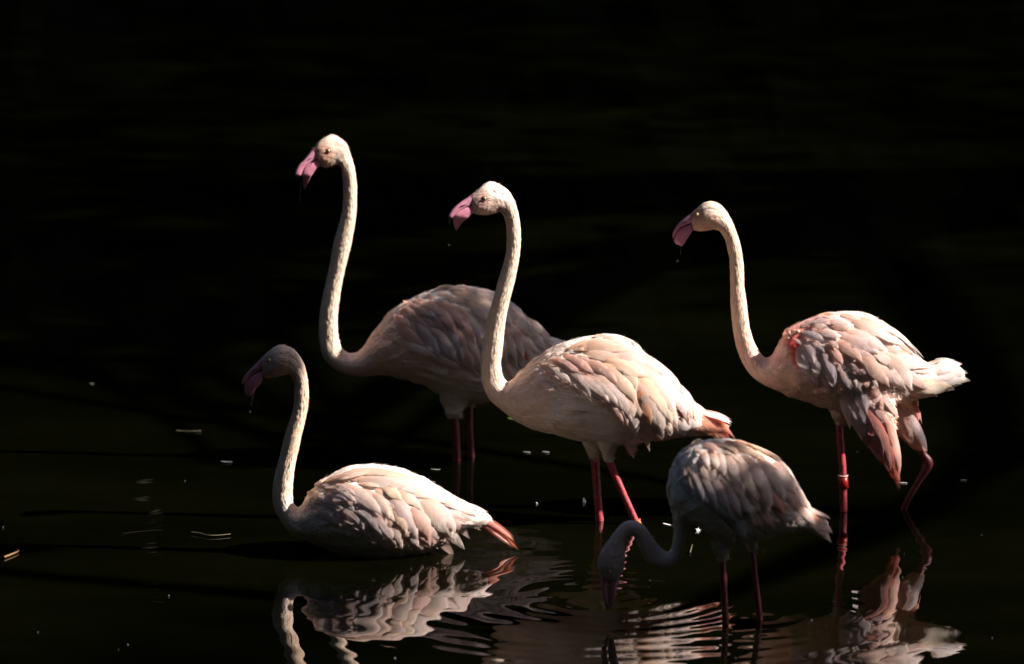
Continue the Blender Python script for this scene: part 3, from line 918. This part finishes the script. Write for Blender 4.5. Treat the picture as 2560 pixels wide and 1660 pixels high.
V, F = merge([spheroid((u, b3.hit(u, v)[0].y, -v), (r, r, r * .9), 12, 8) for u, v, r in ((1967, 838, 8), (1974, 830, 9), (1984, 824, 8), (1993, 822, 6))])
wb = b3.part('wing_bend', V, F, M_DOWN)
set_tint(wb.data, [(.84, .52, .40)] * len(V))
wb.data.attributes.new('flowco', 'FLOAT_VECTOR', 'POINT').data.foreach_set('vector', np.array([v[:] for v in V], 'f').ravel())
C3, D3 = ((1940, 770), .21008), ((1800, 740), .3628)
b3.wings(poly(*C3, [(260,250),(400,150),(650,70),(950,50),(1300,180),(1600,480),(1750,640),(1600,900),(1350,960),(1200,1150),(1000,1300),(760,1150),(600,900),(400,760),(250,520)]),
 feats(*C3, [(300,200,640,120,110,'w'),(400,170,610,200,110,'w'),(600,130,890,170,140,'w'),(640,180,880,210,110,'p'),(480,240,745,300,120,'w',.12),(300,260,560,330,140,'l'),(600,330,720,400,90,'w'),
 (300,340,440,600,170,'l'),(400,500,480,760,150,'l'),(250,400,400,740,170,'l',-.1),(520,420,660,860,170,'l'),(600,380,760,600,140,'p'),(700,330,1000,560,170,'p'),(800,220,1280,450,220,'w'),
 (760,280,1200,480,200,'w'),(900,120,1450,420,220,'w'),(1000,90,1500,360,180,'w'),(1180,130,1620,500,170,'w'),(1400,300,1730,610,100,'g'),(1370,440,1630,600,70,'o'),(1280,480,1580,900,250,'w',.12),
 (1080,560,1530,920,200,'w'),(1330,520,1800,720,200,'w'),(1450,560,1850,720,160,'w'),(900,450,1320,860,200,'p'),(880,680,920,860,50,'w'),(1090,730,1170,850,50,'w'),(700,640,900,1100,180,'l'),
 (850,700,1050,1200,190,'l'),(980,780,1250,1100,190,'p'),(420,110,700,80,110,'o'),(195,330,290,390,60,'w'),(85,330,170,250,80,'p',.1),(150,300,250,250,70,'p'),(170,230,300,180,80,'o')])
 + feats(*D3, [(800,560,900,880,110,'l'),(880,640,980,960,110,'l'),(960,700,1070,1040,110,'k'),(1020,760,1160,1180,100,'k'),(1000,740,1110,1100,100,'k'),(1060,800,1212,1298,70,'s'),
 (1090,850,1216,1292,60,'s'),(1130,800,1215,1180,70,'p'),(900,720,1010,1000,100,'k'),(1200,740,1310,1010,90,'p'),(1270,780,1420,1085,80,'l'),(1240,820,1330,1030,70,'w'),(1330,730,1375,900,45,'k')]),
 thick=8,
 tail=feats(*D3, [(1330,560,1727,582,120,'w'),(1350,530,1705,530,120,'w'),(1380,510,1670,478,120,'w'),(1400,510,1620,448,110,'w'),(1410,505,1560,442,90,'w'),(1340,600,1620,632,110,'c'),(1300,620,1500,680,110,'c')]))
b3.fluff(10000)

# ---- the bird sitting low in the water
b4 = Bird((960, 1380), 'flamingo resting belly deep in the water at the front left')
b4.body([(651,897,658,945,14),(666,881,675,945,21),(682,868,690,942,25),(704,860,706,938,27),(728,869,722,936,25),(745,885,729,944,22),(758,906,734,953,20),
 (766,931,736.5,966,19),(770,956,736.5,982,18),(771.5,980,735.5,998,18),(770.5,1010,732,1022,18.5),(766,1038,724,1052,19.5),(759,1068,716,1074,21),
 (752,1100,708,1106,22),(744,1136,700,1138,22),(739,1161,691,1170,24),(733.5,1203,683.6,1205,25),(731.5,1236,681,1240,27),(734,1258,686,1270,30),
 (746,1270,702,1302,38),(755,1263,735,1337,55),(772,1236,775,1352,78),(800,1204,820,1370,98),(854,1174,870,1388,118),(895,1166,910,1400,126),
 (935,1162,950,1405,130),(971,1164.4,993,1400,126),(1007,1174,1040,1388,116),(1050,1192,1085,1368,100),(1100,1220,1125,1345,76),(1142,1246,1160,1323,52),
 (1176,1261,1190,1317,32),(1205,1274,1220,1315,16),(1222,1287,1235,1308,6)], [],
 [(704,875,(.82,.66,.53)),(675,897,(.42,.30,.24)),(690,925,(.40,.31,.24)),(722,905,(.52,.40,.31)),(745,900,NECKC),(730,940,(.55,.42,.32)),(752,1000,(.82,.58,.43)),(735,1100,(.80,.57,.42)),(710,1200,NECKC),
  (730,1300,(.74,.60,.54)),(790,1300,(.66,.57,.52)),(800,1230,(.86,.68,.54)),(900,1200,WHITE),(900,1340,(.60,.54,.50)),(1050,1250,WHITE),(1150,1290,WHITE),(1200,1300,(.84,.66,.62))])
b4.bill([(652,896,656,923,12),(638,911,644,928,11.5),(627,922,634,935,10.5),(615,935,623,944,9),(607,948,615,956,7),(603.5,960,609,965,4.5),(605,970,607,971,1.5)],
        [(656,925,657,946,11.5),(640,931,653,958,12),(628,938,643,968,11.5),(619,947,637,978,10),(612,958,631,987,8),(610,972,624,991,5.5),(613,984,618,989,2)],
        ((628,929),(641,921),11.5), tip=.74, dim=.9)
b4.eyes(674, 897, 5.4)
C4 = ((660, 1120), .2773)
b4.wings(poly(*C4, [(470,420),(560,300),(760,200),(1000,165),(1250,215),(1500,320),(1800,510),(1950,590),(1740,640),(1700,790),(1450,840),(1150,820),(900,720),(650,620),(500,520)]),
 feats(*C4, [(560,280,1060,190,120,'c',.08),(750,200,1250,230,140,'c'),(900,180,1420,300,140,'c'),(860,250,1330,320,150,'w'),(1000,230,1560,400,170,'w'),(1150,260,1640,480,170,'w'),(1300,300,1750,520,170,'w'),
 (1400,330,1860,560,160,'w'),(1500,400,1920,600,150,'w'),(560,330,860,420,110,'w',.15),(560,400,790,410,90,'l',.15),(620,300,850,370,90,'w',.15),(700,290,1080,530,150,'w',.16),(860,270,1060,310,80,'c'),
 (980,340,1145,555,120,'w',.14),(1120,340,1385,745,160,'w',.14),(1050,260,1250,420,120,'c',.1),(1200,330,1420,500,120,'c',.1),(1330,420,1480,800,160,'p',.14),(1380,370,1690,805,210,'w',.18),
 (1500,450,1720,720,170,'w',.1),(1250,640,1390,820,120,'w'),(1100,560,1250,830,120,'w'),(950,480,1200,800,140,'w'),(1330,600,1500,840,130,'p'),(800,460,1080,700,140,'l'),(700,480,950,700,130,'l'),(1180,480,1290,700,100,'c')]),
 thick=8,
 tail=feats(*C4, [(1690,560,2020,590,110,'w'),(1710,600,2000,640,110,'w'),(1740,640,1970,690,100,'w'),(1860,590,2210,790,60,'r',.03),(1900,600,2255,830,45,'s',.1),(1960,640,2300,915,34,'r',.04),(1900,670,2150,750,70,'l'),(1960,690,2270,885,32,'s',-.03),(1990,700,2230,860,40,'l',.05),(1900,620,2080,690,70,'w'),(1720,540,1930,560,60,'s')]))
b4.fluff(10000)

# ---- the feeding bird in front
b5 = Bird((1850, 1556), 'foremost flamingo bending its neck down to feed, bill in the water')
b5.body([(1503,1445,1545,1452,16),(1492,1420,1556,1432,23),(1493,1400,1561,1412,26),(1501,1378,1562,1390,25),(1515,1358,1563,1372,22),(1530,1338,1565,1356,20),
 (1545,1319,1571,1346,19),(1560,1306,1578,1341,19),(1577,1301,1583,1340,19),(1596,1304,1588,1346,19.5),(1611,1314,1593,1358,21),(1625,1333,1600,1374,22),
 (1645,1361,1613,1398,23),(1658,1374,1628,1413,24),(1668,1380,1650,1422,25),(1675,1377,1680,1417,26),(1680,1363,1702,1394,27),(1683,1345,1711,1365,28),
 (1684,1325,1718,1335,32),(1681,1299,1728,1312,42),(1675,1265,1748,1310,62),(1669,1232,1772,1330,84),(1671,1195,1795,1348,100),(1682,1160,1815,1358,112),
 (1703,1129,1838,1362,120),(1745,1105,1862,1356,122),(1810,1098,1885,1350,118),(1852,1105,1910,1344,108),(1900,1124,1940,1338,94),(1945,1153,1968,1333,78),
 (1985,1196,1995,1328,60),(2005,1236,2018,1326,42),(2022,1265,2040,1338,26),(2050,1286,2057,1346,16),(2070,1305,2068,1352,7)],
 [[(1765,1310,1855,1310,42,-25),(1780,1362,1830,1362,26,-25),(1794,1400,1817,1400,11,-25)],
  [(1838,1310,1912,1310,40,28),(1862,1355,1896,1355,22,28),(1874,1388,1891,1388,9,28)]],
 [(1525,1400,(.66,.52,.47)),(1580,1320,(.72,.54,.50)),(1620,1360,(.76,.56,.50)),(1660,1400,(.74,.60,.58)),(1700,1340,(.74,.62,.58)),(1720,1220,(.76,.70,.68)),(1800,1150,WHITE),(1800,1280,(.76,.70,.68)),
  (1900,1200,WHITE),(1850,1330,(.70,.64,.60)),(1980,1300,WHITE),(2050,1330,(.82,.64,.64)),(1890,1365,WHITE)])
b5.bill([(1503,1443,1522,1449,13),(1502,1458,1518,1462,12),(1504,1474,1518,1477,11),(1507,1490,1519,1492,9),(1512,1508,1520,1508,6),(1517,1524,1521,1524,2)],
        [(1524,1450,1544,1451,13),(1521,1463,1542,1468,12.5),(1520,1478,1540,1486,11.5),(1521,1493,1536,1500,9),(1522,1510,1531,1513,6),(1523,1522,1527,1523,2)], tip=.75, dim=.8)
b5.eyes(1524, 1425, 4.6)
b5.leg([(1805,1385),(1806,1410),(1809,1460),(1813,1557),(1818,1690)], [9,8.5,8.5,8.5,8.5], -25, M_LEG_SHADED)
b5.leg([(1882,1372),(1884,1400),(1890,1460),(1900,1550),(1912,1690)], [8,7.5,7.5,8,8], 28, M_LEG_SHADED)
C5 = ((1680, 1080), .19444)
b5.wings(poly(*C5, [(60,380),(180,200),(400,120),(750,100),(1100,170),(1450,420),(1650,760),(1800,1000),(1640,1020),(1300,980),(1100,1020),(940,1180),(700,1050),(420,860),(150,680)]),
 feats(*C5, [(230,150,400,130,90,'w'),(400,130,600,220,130,'p',.15),(560,120,850,240,130,'c',.12),(700,110,1150,330,170,'c'),(850,110,1400,380,170,'c'),(180,210,310,290,110,'w'),(330,200,380,250,80,'w'),
 (400,200,440,365,110,'w'),(500,200,570,410,120,'w'),(590,210,650,480,130,'w'),(700,230,820,580,150,'w'),(800,280,1020,780,180,'w',.12),(880,260,1200,800,200,'w',.15),(980,280,1210,960,200,'w',.18),
 (1100,300,1420,840,220,'w',.12),(1150,340,1560,760,230,'w'),(1300,360,1640,800,210,'w'),(1200,560,1420,830,110,'w'),(1500,700,1760,980,190,'w'),(200,420,400,800,160,'l'),(350,480,560,900,170,'l'),
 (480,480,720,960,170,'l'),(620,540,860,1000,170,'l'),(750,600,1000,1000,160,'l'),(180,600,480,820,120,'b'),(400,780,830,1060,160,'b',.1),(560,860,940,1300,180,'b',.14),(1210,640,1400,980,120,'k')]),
 thick=8,
 tail=feats(*C5, [(1560,860,2050,1440,150,'p'),(1640,880,1900,1180,60,'s'),(1740,980,2030,1140,130,'p'),(1720,960,1990,1200,120,'p'),(1700,1100,2065,1300,120,'p'),(1320,990,1640,1020,130,'w'),(1250,1030,1560,1060,120,'l')]))
b5.fluff(6000)

# ------------------------------------------------------------------ tree leaning over the pond on the sunny side
def shading_tree():
    rnd = random.Random(5)
    root = bpy.data.objects.new('overhanging_tree', None); COL.objects.link(root)
    root.location = (11.5, 7.5, 0.3)
    tag(root, 'leafy tree on the sunny bank whose boughs shade the water', 'tree')
    base = Vector(root.location)
    V, F = [], []
    def leaf(p, s):
        d = Vector((rnd.gauss(0, 1), rnd.gauss(0, 1), rnd.gauss(0, 1))).normalized()
        e = d.orthogonal().normalized(); f = d.cross(e); k = len(V)
        V.extend([p - e * s - base, p + f * s * .42 - base, p + e * s - base, p - f * s * .42 - base])
        F.append((k, k + 1, k + 2, k + 3))
    clumps = []
    def clump(u, v, y, dist, ru, n, s=.045, rw=None):
        """leaves hanging where the sun's ray to a spot in the bird plane passes"""
        p = on_plane(u, v, y) + SUN * dist
        side = Vector((-SUN.z, 0, SUN.x)).normalized()
        dep = SUN.cross(side)
        for _ in range(n):
            a, r = rnd.uniform(0, 6.283), math.sqrt(rnd.random()) * ru * .001
            q = p + side * math.cos(a) * r + dep * math.sin(a) * r * (rw or 1.0) + SUN * rnd.uniform(-.5, .5)
            leaf(q, s * rnd.uniform(.7, 1.3))
        clumps.append(p)
    for cl in CLUMPS: clump(*cl)
    # far boughs keep the water behind the birds in shade
    for i in range(90):
        p = Vector((rnd.uniform(4, 13), rnd.uniform(2.5, 14), rnd.uniform(4.5, 11)))
        if (p - SUN * (p.z / SUN.z)).y < 2.6: continue
        for _ in range(150):
            d = Vector((rnd.gauss(0, 1), rnd.gauss(0, 1), rnd.gauss(0, .7))).normalized() * rnd.uniform(.2, 1.5)
            leaf(p + d, rnd.uniform(.08, .17))
    me = mesh_from('crown', V, F, False)
    c = link('crown', me, M_LEAF, root); c['kind'] = 'stuff'
    P = [Vector((0, 0, -.6)), Vector((-.3, -.4, 2)), Vector((-1.0, -1.2, 4.5)), Vector((-2.2, -2.4, 7))]
    tv, tf = tube(P, [.42, .34, .26, .16], 10)
    link('trunk', mesh_from('trunk', tv, tf), M_BARK, root)
    boxes = [(b1, 730, 930, 330, 900), (b2, 1110, 1840, 450, 1300), (b3, 1680, 2430, 500, 1050), (b4, 600, 1300, 850, 1400), (b5, 1660, 2090, 1090, 1400)]
    lit = []
    for bb, u0, u1, v0, v1 in boxes:
        a, c = on_plane(u0, v1, bb.y), on_plane(u1, v0, bb.y)
        lit.append((bb.y, a.x, c.x, a.z, c.z))
    def shades(p):
        for y, x0, x1, z0, z1 in lit:
            for dy in (-.12, 0, .1):
                t = (p.y - y - dy) / SUN.y if abs(SUN.y) > 1e-6 else 0
                # walk down the sun's ray and see whether it meets the bird's slab
                for k in range(0, 12):
                    q = p - SUN * (p.x - (x0 + (x1 - x0) * k / 11)) / SUN.x
                    if abs(q.y - y) < .16 and z0 - .03 < q.z < z1 + .03: return True
        return False
    for p in clumps[::2]:
        q = p - base
        for tr in range(60):
            st = P[2].lerp(P[3], rnd.random())
            mid = st.lerp(q, rnd.uniform(.35, .75)) + Vector((rnd.uniform(-.5, 1.5), rnd.uniform(-.6, 1.2), rnd.uniform(.4, 2.6)))
            S = resample([tuple(st), tuple(mid), tuple(q + Vector((.25, 0, .25)))], 8)
            T = resample([tuple(st), tuple(mid), tuple(q + Vector((.25, 0, .25)))], 60)
            if not any(shades(Vector(s) + base) for s in T[:-12]):
                tv, tf = tube([Vector(s) for s in S], [.10 * (1 - i / len(S)) + .008 for i in range(len(S))], 7)
                link('branch', mesh_from('branch', tv, tf), M_BARK, root)
                break
CLUMPS = []
# bough over the back bird's body
for (u, v) in [(1010, 870), (1080, 800), (1130, 880), (1180, 780), (1240, 870), (1300, 860), (1100, 960), (1200, 960), (1360, 900), (1300, 960), (1420, 880)]:
    CLUMPS.append((u, v, b1.y - .05, 3.6, 70, 170, .020, 2.2))
# dapple on the right-hand bird: hanging wing, legs
for (u, v, n) in [(2300, 1120, 50), (2320, 1165, 80), (2285, 1230, 80)]:
    CLUMPS.append((u, v, b3.y - .04, 4.2, 42, n, .022, 1.8))
# the feeding bird: only its back and rump stay in the light
for (u, v, n) in [(1790, 1300, 110), (1850, 1310, 110), (1740, 1270, 110), (1830, 1250, 70)]:
    CLUMPS.append((u, v, b5.y - .15, 4.0, 46, n, .02, .8))
for (u, v, n) in [(1840, 1235, 60), (1890, 1270, 80), (1800, 1220, 30), (1940, 1290, 80), (1990, 1300, 70), (1900, 1215, 16), (1950, 1225, 14), (1860, 1170, 8)]:
    CLUMPS.append((u, v, b5.y - .085, 4.0, 44, n, .022, 1.1))
for (u, v, n) in [(1985, 1205, 9), (2008, 1250, 12), (2060, 1345, 50)]:
    CLUMPS.append((u, v, b5.y - .03, 4.0, 44, n, .022, 1.3))
for (u, v, n) in [(1812, 1520, 100), (1890, 1480, 100), (1896, 1540, 100)]:
    CLUMPS.append((u, v, b5.y - .02, 4.4, 44, n, .024, 1.3))
# legs of the back bird, face and breast of the resting bird
for (u, v, n) in [(1140, 1070, 80), (1142, 1120, 80), (1176, 1060, 80), (1178, 1110, 80)]:
    CLUMPS.append((u, v, b1.y, 3.6, 40, n, .026, 1.4))
for (u, v, n) in [(668, 915, 50), (640, 935, 50), (615, 965, 50), (690, 935, 30)]:
    CLUMPS.append((u, v, b4.y - .03, 4.0, 30, n, .03, 1.5))
shading_tree()

# ------------------------------------------------------------------ unseen tree added on the near shore to dim skylight on the feeding bird
def add_shade_tree():
    rnd = random.Random(17)
    root = bpy.data.objects.new('added_shade_tree', None); COL.objects.link(root)
    root.location = (-6.5, -10.6, 0.2)
    base = Vector(root.location)
    tag(root, 'unseen tree added on the near shore to shade the foremost flamingo', 'tree')
    V, F = [], []
    tips = []
    for i in range(34):
        c = Vector((rnd.uniform(-2.6, 2.0), rnd.uniform(-4.6, -2.35), rnd.uniform(2.15, 3.4)))
        if i % 3 == 0: tips.append(c - base)
        for _ in range(95):
            d = Vector((rnd.gauss(0, .28), rnd.gauss(0, .22), rnd.gauss(0, .16)))
            p = c + d
            if p.z < 1.95 or p.y > -2.05: continue
            s = rnd.uniform(.05, .10)
            e = Vector((rnd.gauss(0, 1), rnd.gauss(0, 1), rnd.gauss(0, .5))).normalized(); f = e.orthogonal().normalized(); k = len(V)
            p = p - base
            V.extend([p - e * s, p + f * s * .42, p + e * s, p - f * s * .42]); F.append((k, k + 1, k + 2, k + 3))
    c = link('crown', mesh_from('crown', V, F, False), M_LEAF, root); c['kind'] = 'stuff'
    P = [Vector((0, 0, -.6)), Vector((.2, .3, 1.6)), Vector((.9, 1.2, 3.0)), Vector((2.0, 2.6, 3.9))]
    tv, tf = tube(P, [.34, .28, .2, .12], 10)
    link('trunk', mesh_from('trunk', tv, tf), M_BARK, root)
    for q in tips:
        st = P[2].lerp(P[3], rnd.random())
        S = resample([tuple(st), tuple(st.lerp(q, .5) + Vector((0, 0, .5))), tuple(q)], 6)
        tv, tf = tube([Vector(x) for x in S], [.07 * (1 - i / len(S)) + .006 for i in range(len(S))], 7)
        link('branch', mesh_from('branch', tv, tf), M_BARK, root)
add_shade_tree()

# ------------------------------------------------------------------ small things on the water
def drip(name, label, y, pts, r):
    P = [on_plane(u, v, y) for u, v in pts]
    base = P[-1].copy()
    V, F = tube([p - base for p in P], r, 8)
    me = mesh_from(name, V, F)
    o = link(name, me, M_DROP); o.location = base
    tag(o, label, 'water drip')
drip('water_drip', 'thread of water running from the tallest flamingo\'s bill', b1.y, [(753, 449), (752, 466), (749, 486), (749, 500), (751, 505)], [.0008, .0006, .0005, .0012, .0004])
drip('water_drip', 'bright drip hanging from the bill of the flamingo resting in the water', b4.y, [(636, 980), (631, 995), (629, 1006), (628, 1016)], [.0016, .0013, .0016, .0004])
drip('water_drip', 'water drip under the rightmost flamingo\'s bill', b3.y, [(1703, 615), (1702, 626), (1701, 640)], [.0012, .0007, .0004])
def drop(label, y, u, v, r):
    p = on_plane(u, v, y)
    V, F = spheroid((0, 0, 0), (r, r, r * 1.25), 12, 8)
    o = link('water_drop', mesh_from('water_drop', V, F), M_DROP); o.location = p
    tag(o, label, 'water drop')
drop('falling drop below the central flamingo\'s bill', b2.y, 1123, 613, .0024)
drop('falling drop below the rightmost flamingo\'s bill', b3.y, 1694, 652, .0024)
drop('falling drop below the bill of the flamingo resting in the water', b4.y, 625, 1030, .003)

def flat_shape(outline, thick, bow=0.0):
    V, F = [], []
    n = len(outline)
    for z in (0, thick):
        for x, y in outline:
            V.append((x, y, z + bow * (x * x + y * y)))
    V.append((0, 0, 0)); V.append((0, 0, thick + .0004))
    for i in range(n):
        j = (i + 1) % n
        F += [(i, j, n + j, n + i), (n + i, n + j, 2 * n + 1), (j, i, 2 * n)]
    return V, F
def float_bit(name, label, cat, u, v, outline, mat, rot, tilt=0.0, thick=.0012, bow=0.0, group=None):
    V, F = flat_shape([(x * .72, y * .72) for x, y in outline], thick, bow)
    o = link(name, mesh_from(name, V, F, False), mat)
    o.location = on_water(u, v) + Vector((0, 0, .0015))
    o.rotation_euler = (tilt, 0, rot)
    tag(o, label, cat, group)
def oval(a, b, n=10, j=.15, seed=1):
    r = random.Random(seed)
    return [(a * math.cos(2 * math.pi * i / n) * (1 + r.uniform(-j, j)), b * math.sin(2 * math.pi * i / n) * (1 + r.uniform(-j, j))) for i in range(n)]
def star(a, n=5):
    return [((a if i % 2 == 0 else a * .35) * math.cos(math.pi * i / n), (a if i % 2 == 0 else a * .35) * math.sin(math.pi * i / n)) for i in range(2 * n)]
float_bit('floating_blossom', 'small white blossom floating beside the feeding flamingo\'s neck', 'blossom', 1745, 1327, star(.011), M_PETAL, .3, R(55), bow=4)
float_bit('floating_blossom', 'small white blossom floating left of the central bird\'s legs', 'blossom', 1342, 1260, star(.007), M_PETAL, 1.0, R(50), bow=4)
float_bit('floating_petal', 'curled grey petal floating just left of the central bird\'s straight leg', 'petal', 1461, 1256, oval(.006, .016, 10, .1, 4), M_PETAL, .2, R(50), bow=6)
float_bit('floating_petal', 'white petal floating left of the resting bird\'s neck', 'petal', 567, 1157, oval(.009, .02, 9, .15, 5), M_PETAL, 1.4, 0, bow=6)
float_bit('floating_petal', 'white petal floating between the feeding bird\'s head and body', 'petal', 1667, 1313, oval(.005, .014, 9, .15, 6), M_PETAL, 1.3, R(10), bow=4)
float_bit('floating_petal', 'pale sliver floating left of the back bird\'s legs', 'petal', 1089, 1176, oval(.006, .02, 9, .2, 7), M_SPECK, 1.2, 0, bow=4)
float_bit('floating_petal', 'left of two pale flecks floating below the central bird\'s breast', 'petal', 1316, 1132, oval(.004, .014, 8, .1, 8), M_SPECK, 1.5, 0)
float_bit('floating_petal', 'right of two pale flecks floating below the central bird\'s breast', 'petal', 1364, 1132, oval(.004, .014, 8, .1, 9), M_SPECK, 1.5, 0)
float_bit('floating_petal', 'pale fleck floating by the hanging wing tip of the rightmost bird', 'petal', 2254, 1209, oval(.006, .022, 8, .1, 10), M_SPECK, 1.5, 0)
float_bit('floating_petal', 'lone pale fleck floating at the far right of the water', 'petal', 2408, 1202, oval(.004, .012, 8, .1, 11), M_PETAL, 1.5, 0)
float_bit('floating_petal', 'tiny pale fleck floating high at the far left of the water', 'petal', 229, 961, oval(.004, .008, 8, .1, 12), M_SPECK, 1.5, 0)
float_bit('floating_feather', 'shed pale feather floating under the resting bird\'s breast', 'feather', 826, 1374, oval(.010, .022, 10, .2, 13), M_PETAL, 1.3, 0, bow=8)
float_bit('floating_leaf', 'long yellowish leaf floating left of the resting bird\'s bill', 'leaf', 470, 1080, oval(.012, .05, 10, .1, 14), M_DRYLEAF, 1.5, 0, bow=1.5)
float_bit('floating_leaf', 'green leaf floating under the central bird\'s breast', 'leaf', 1287, 1050, oval(.010, .03, 10, .1, 15), simple('green_leaf', (.10, .13, .02), .6), 1.3, R(4), bow=3)
def twig(label, uv, r, mat, h=.004):
    P = [on_water(u, v) + Vector((0, 0, h)) for u, v in uv]
    base = P[0].copy()
    S = resample([tuple(p - base) for p in P], 4)
    V, F = tube([Vector(s) for s in S], [r * (1 - .5 * i / len(S)) for i in range(len(S))], 7)
    o = link('twig', mesh_from('twig', V, F), mat); o.location = base
    tag(o, label, 'twig')
twig('bent orange-brown twig floating at the left edge of the water', [(10, 1397), (28, 1390), (44, 1383), (46, 1379), (42, 1376)], .0032, M_TWIG)
twig('thin pale stalk floating left of the resting bird', [(477, 1334), (500, 1337), (520, 1342), (545, 1342), (576, 1339)], .0014, M_DRYLEAF)
twig('thin dark stalk standing in the water behind the feeding bird\'s leg', [(1725, 1385), (1728, 1375), (1731, 1365)], .0014, M_DRYLEAF)

def specks():
    rnd = random.Random(21)
    V, F = [], []
    for i in range(26):
        u, v = rnd.uniform(0, 2560), 1090 + 560 * rnd.random() ** .9
        if 640 < u < 1300 and 1180 < v < 1400: continue
        p = on_water(u, v); s = rnd.uniform(.0006, .0016) * (1.6 if rnd.random() < .1 else 1)
        k = len(V); a = rnd.uniform(0, 3.1)
        c, d = math.cos(a) * s, math.sin(a) * s
        V += [p + Vector((c, d, .002)), p + Vector((-d, c, .0012)), p + Vector((-c, -d, .002)), p + Vector((d, -c, .0012)), p + Vector((0, 0, .002 + s))]
        F += [(k, k + 1, k + 4), (k + 1, k + 2, k + 4), (k + 2, k + 3, k + 4), (k + 3, k, k + 4)]
    o = link('floating_specks', mesh_from('floating_specks', V, F, False), M_SPECK)
    tag(o, 'tiny pale specks scattered over the dark water', 'specks', kind='stuff')
specks()
